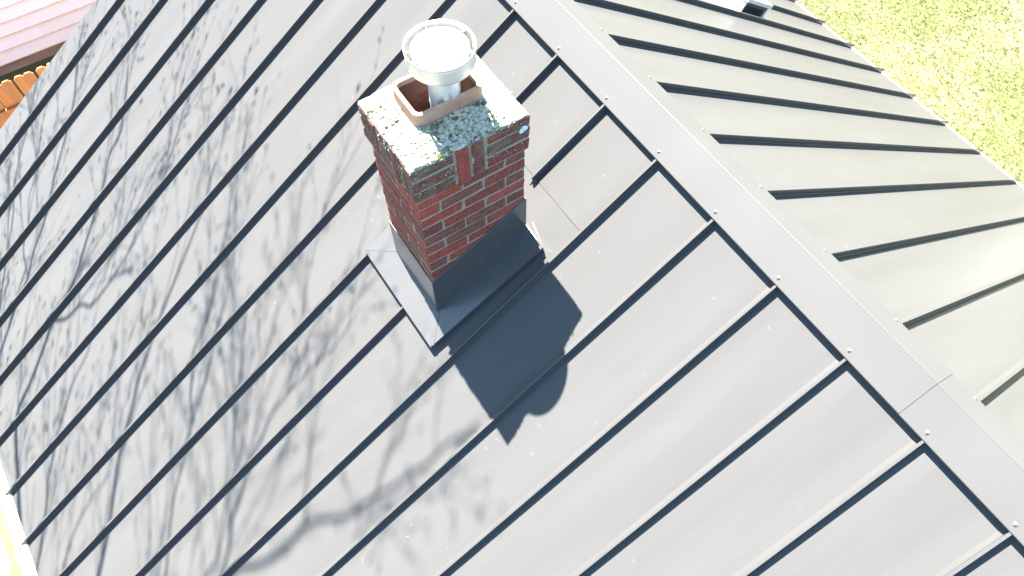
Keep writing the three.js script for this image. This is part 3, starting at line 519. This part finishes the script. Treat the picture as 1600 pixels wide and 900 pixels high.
// ---------------------------------------------------------------- bare tree beyond the gutter, seen by the shadow of its branches
{
  const root = [-1.85, GY, 6.35], t = thing('bare_tree', 'leafless budding tree whose twigs throw shadows over the left roof slope', 'tree', root);
  const bark = new THREE.MeshStandardMaterial({ color: col(0.13, 0.10, 0.075), roughness: 0.95, bumpMap: grain, bumpScale: 0.006 }), budM = new THREE.MeshStandardMaterial({ color: col(0.20, 0.13, 0.06), roughness: 0.8, side: THREE.DoubleSide });
  const vec = a => new THREE.Vector3(...a);
  const onSun = (x, z, d) => vec(N(x, z, PLANE)).addScaledVector(SUN, d * 1.6);     // a point d metres up the sunbeam that lands at (x, z) on the slope
  function tube(pts, r0, r1, sides, seg) {                 // tapered tube
    const c = new THREE.CatmullRomCurve3(pts), g = new THREE.TubeGeometry(c, seg, 1, sides, false), p = g.attributes.position;
    for (let i = 0; i <= seg; i++) { const o = c.getPointAt(i / seg), r = lerp(r0, r1, Math.pow(i / seg, 0.8)); for (let j = 0; j <= sides; j++) { const k = i * (sides + 1) + j; p.setXYZ(k, o.x + (p.getX(k) - o.x) * r, o.y + (p.getY(k) - o.y) * r, o.z + (p.getZ(k) - o.z) * r); } }
    g.userData = { curve: c }; return g;
  }
  const fork = onSun(0.60, 4.60, 3.5), low = fork.clone().add(new THREE.Vector3(-0.1, -0.7, 0.35));
  part(t, 'trunk', tube([vec(root), vec([-1.78, -3.8, 6.15]), vec([-1.55, -2.2, 5.7]), low, fork], 0.15, 0.07, 12, 24), bark);
  const limbs = [
    // [start, [landing x, z of the shadow, metres up the beam]..., start radius]
    [low, [[-0.5, 4.2, 2.6], [-1.86, 3.71, 2.2], [-2.18, 3.19, 2.1], [-2.26, 2.97, 2.05], [-2.42, 2.75, 2.0], [-2.52, 2.62, 2.0], [-2.87, 2.17, 1.9], [-3.2, 1.95, 1.8]], 0.036],
    [low, [[-1.2, 4.25, 2.3], [-2.35, 3.70, 2.0], [-2.66, 3.25, 1.9], [-2.88, 2.99, 1.85], [-3.28, 2.58, 1.8], [-3.87, 2.14, 1.7]], 0.030],
    [low, [[-1.9, 4.2, 2.0], [-2.99, 3.35, 1.8], [-3.57, 2.96, 1.7], [-4.0, 2.55, 1.6]], 0.024],
    [fork, [[-0.4, 3.6, 3.0], [-1.17, 2.89, 2.7], [-1.42, 2.58, 2.6], [-1.55, 2.37, 2.5], [-1.63, 2.23, 2.5], [-1.76, 2.02, 2.4], [-1.98, 1.75, 2.3]], 0.032],
    [fork, [[0.25, 3.75, 3.2], [-0.14, 3.13, 3.0], [-0.27, 3.04, 3.0], [-0.42, 2.93, 2.9], [-0.55, 2.80, 2.9], [-0.74, 2.60, 2.8], [-0.96, 2.33, 2.7]], 0.024],
    [low, [[-0.3, 4.35, 2.9], [-0.86, 3.93, 2.7], [-1.13, 3.73, 2.6], [-1.26, 3.66, 2.6], [-1.36, 3.57, 2.6], [-1.56, 3.36, 2.5], [-1.9, 2.9, 2.4]], 0.026],
    [fork, [[-0.2, 4.1, 3.2], [-0.70, 3.75, 3.0], [-0.82, 3.60, 2.9], [-0.89, 3.43, 2.9], [-0.95, 3.2, 2.8]], 0.022],
    [fork, [[0.45, 3.8, 3.8], [0.12, 2.95, 4.0], [0.15, 2.72, 4.0], [0.24, 2.27, 4.0], [0.37, 2.00, 3.9], [0.42, 1.70, 3.9], [0.43, 1.48, 3.8], [0.50, 1.36, 3.8]], 0.042, 0.8],
    [onSun(0.42, 1.70, 3.9), [[0.50, 1.74, 3.8], [0.58, 1.66, 3.8], [0.64, 1.56, 3.7]], 0.009, 0.6],
    [onSun(0.37, 2.00, 3.9), [[0.46, 2.06, 3.8], [0.56, 1.98, 3.7]], 0.008, 0.6],
    [onSun(0.24, 2.27, 4.0), [[0.10, 2.20, 3.9], [0.03, 2.14, 3.8], [-0.12, 2.03, 3.7], [-0.26, 1.90, 3.6]], 0.011],
    [onSun(0.13, 2.85, 4.0), [[-0.10, 2.62, 3.4], [-0.31, 2.33, 2.9], [-0.40, 2.14, 2.7], [-0.42, 1.89, 2.5], [-0.41, 1.72, 2.4], [-0.45, 1.52, 2.3]], 0.016],
    [onSun(-0.74, 2.60, 2.8), [[-1.07, 2.43, 2.7], [-1.22, 2.19, 2.6], [-1.40, 2.05, 2.5], [-1.55, 1.85, 2.5]], 0.014],
    [onSun(0.12, 2.95, 4.0), [[0.04, 2.81, 3.6], [-0.16, 2.65, 3.5], [-0.37, 2.39, 3.4], [-0.58, 2.23, 3.3], [-0.8, 1.9, 3.2]], 0.014],
    [onSun(-2.18, 3.19, 2.1), [[-2.0, 2.9, 2.2], [-2.05, 2.5, 2.2], [-2.2, 2.1, 2.1], [-2.50, 1.85, 2.0]], 0.015],
    [onSun(-2.66, 3.25, 1.9), [[-2.9, 3.2, 1.8], [-3.3, 2.9, 1.75], [-3.7, 2.7, 1.7]], 0.010],
  ];
  const twigs = [], buds = [];
  const budG = new THREE.OctahedronGeometry(1, 0);
  const bud = (o, d, s) => { const g = budG.clone().scale(s * 0.42, s, s * 0.42); g.applyQuaternion(new THREE.Quaternion().setFromUnitVectors(new THREE.Vector3(0, 1, 0), d)); g.translate(o.x + d.x * s, o.y + d.y * s, o.z + d.z * s); buds.push(g); };
  const R3 = () => new THREE.Vector3(rr(-1, 1), rr(-1, 1), rr(-1, 1));
  const drooping = o => o.z < 3.7 && o.y < 1.55 + 0.74 * o.x;                      // no twig droops down towards the roof
  const okay = o => { if (drooping(o)) return false; const d = (o.y - PLANE + o.z * T1) / (SUN.y + SUN.z * T1); return d > 1.35; };       // stay well above the roof
  function grow(o, dir, len, r, lvl) {
    const pts = [o.clone()]; let p = o.clone(), d = dir.clone();
    const n = 4; for (let i = 0; i < n; i++) { d.addScaledVector(R3(), 0.13).add(new THREE.Vector3(0, 0.02, 0)).normalize(); p = p.clone().addScaledVector(d, len / n); pts.push(p); }
    if (!okay(p) || drooping(pts[2])) return;
    const g = tube(pts, r, r * 0.45, lvl ? 3 : 4, lvl ? 5 : 8), c = g.userData.curve; twigs.push(g);
    if (lvl < 2) { const m = lvl === 0 ? 4 : 2; for (let i = 0; i < m; i++) { const u = rr(0.2, 0.95); grow(c.getPointAt(u), c.getTangentAt(u).addScaledVector(R3(), 0.55).normalize(), len * rr(0.4, 0.7), r * 0.66, lvl + 1); } }
    const nb = lvl === 2 ? 3 : 2; for (let i = 0; i < nb; i++) { const u = rr(0.25, 1); if (rnd() < 0.30) bud(c.getPointAt(u), c.getTangentAt(u).addScaledVector(R3(), 0.7).normalize(), rr(0.010, 0.022)); }
    if (rnd() < 0.6) bud(p, d, rr(0.012, 0.024));
  }
  for (const [st, pl, r, tw = 1] of limbs) {
    const knots = [st, ...pl.map(a => onSun(...a))], pts = [st];
    for (let i = 1; i < knots.length; i++) { const L = knots[i].distanceTo(knots[i - 1]); if (L > 0.22) for (const f of [0.35, 0.7]) pts.push(knots[i - 1].clone().lerp(knots[i], f).addScaledVector(R3(), Math.min(0.05, 0.06 * L))); pts.push(knots[i]); }
    const g = tube(pts, r * 0.8, r * 0.18, 7, pts.length * 6), c = g.userData.curve;
    const big = r > 0.018, u0 = big ? 0.26 : 0.1, nB = Math.round(c.getLength() * (big ? 3.0 : 5) * tw);
    for (let i = 0; i < nB; i++) { const u = u0 + (1 - u0) * (i + rnd()) / nB; const tan = c.getTangentAt(Math.min(u, 1)); grow(c.getPointAt(Math.min(u, 1)), tan.multiplyScalar(rr(0.4, 0.9)).add(new THREE.Vector3(-0.8, 0.05, -0.5).multiplyScalar(rr(0.1, 1.1))).addScaledVector(R3(), 0.35).normalize(), rr(0.4, 0.95) * Math.min(1, tw), lerp(0.0054, 0.0034, u), 0); }
    part(t, 'limb', g, bark);
  }
  const strip = a => { const m = mergeGeometries(a.map(g => { g.userData = {}; return g; })); return m; };
  part(t, 'twigs', strip(twigs), bark).userData.kind = 'stuff';
  part(t, 'buds', strip(buds), budM).userData.kind = 'stuff';
  console.log('twigs', twigs.length, 'buds', buds.length);
}
// ---------------------------------------------------------------- grass on the lawn
{
  const blades = [];
  for (let i = 0; i < 7; i++) {
    const a = rr(0, 6.28), h = rr(0.035, 0.075), w = rr(0.003, 0.006), l = rr(0.01, 0.045), ox = rr(-0.03, 0.03), oz = rr(-0.03, 0.03), c = Math.cos(a), s = Math.sin(a);
    const p = [ox - s * w, 0, oz + c * w, ox + s * w, 0, oz - c * w, ox + c * l * 0.4 - s * w * 0.8, h * 0.6, oz + s * l * 0.4 + c * w * 0.8, ox + c * l * 0.4 + s * w * 0.8, h * 0.6, oz + s * l * 0.4 - c * w * 0.8, ox + c * l, h, oz + s * l];
    const g = new THREE.BufferGeometry(); g.setAttribute('position', new THREE.Float32BufferAttribute(p, 3)); g.setIndex([0, 1, 2, 1, 3, 2, 2, 3, 4]); g.computeVertexNormals(); blades.push(g);
  }
  const g = mergeGeometries(blades), spots = [];
  for (let i = 0; i < 130000; i++) { const x = rr(-9.5, 2.2), z = rr(-13.5, -4.1); if (x > -0.1 && x < 0.6 && z < -10.9 && z > -12.1) continue; spots.push([x, z]); }
  for (let i = 0; i < 4200; i++) spots.push([rr(-8.6, -5.2), rr(0.8, 3.7)]);
  const im = new THREE.InstancedMesh(g, new THREE.MeshStandardMaterial({ roughness: 0.9, side: THREE.DoubleSide }), spots.length), o = new THREE.Object3D(), c = new THREE.Color();
  spots.forEach(([x, z], i) => {
    const dry = step(0.50, 0.70, fbm(x * 0.8, z * 0.8, 401, 4) * 0.7 + 0.3 * vnoise(x * 5, z * 5, 409)), k = rnd() < dry * 0.75 + 0.06, v = rr(0.75, 1.25);
    o.position.set(x, GY, z); o.rotation.set(rr(-0.3, 0.3), rr(0, 6.28), rr(-0.3, 0.3)); o.scale.setScalar(rr(0.38, 0.68)); o.scale.y *= k ? 0.5 : 0.65; o.updateMatrix(); im.setMatrixAt(i, o.matrix);
    im.setColorAt(i, k ? c.setRGB(0.155 * v, 0.142 * v, 0.078 * v) : c.setRGB(0.090 * v, 0.107 * v, 0.031 * v));
  });
  im.name = 'lawn_grass'; im.castShadow = im.receiveShadow = true; im.userData = { kind: 'stuff', label: 'short patchy green and straw coloured lawn grass beside the house', category: 'grass' };
  scene.add(im);
}
renderer.render(scene, camera);
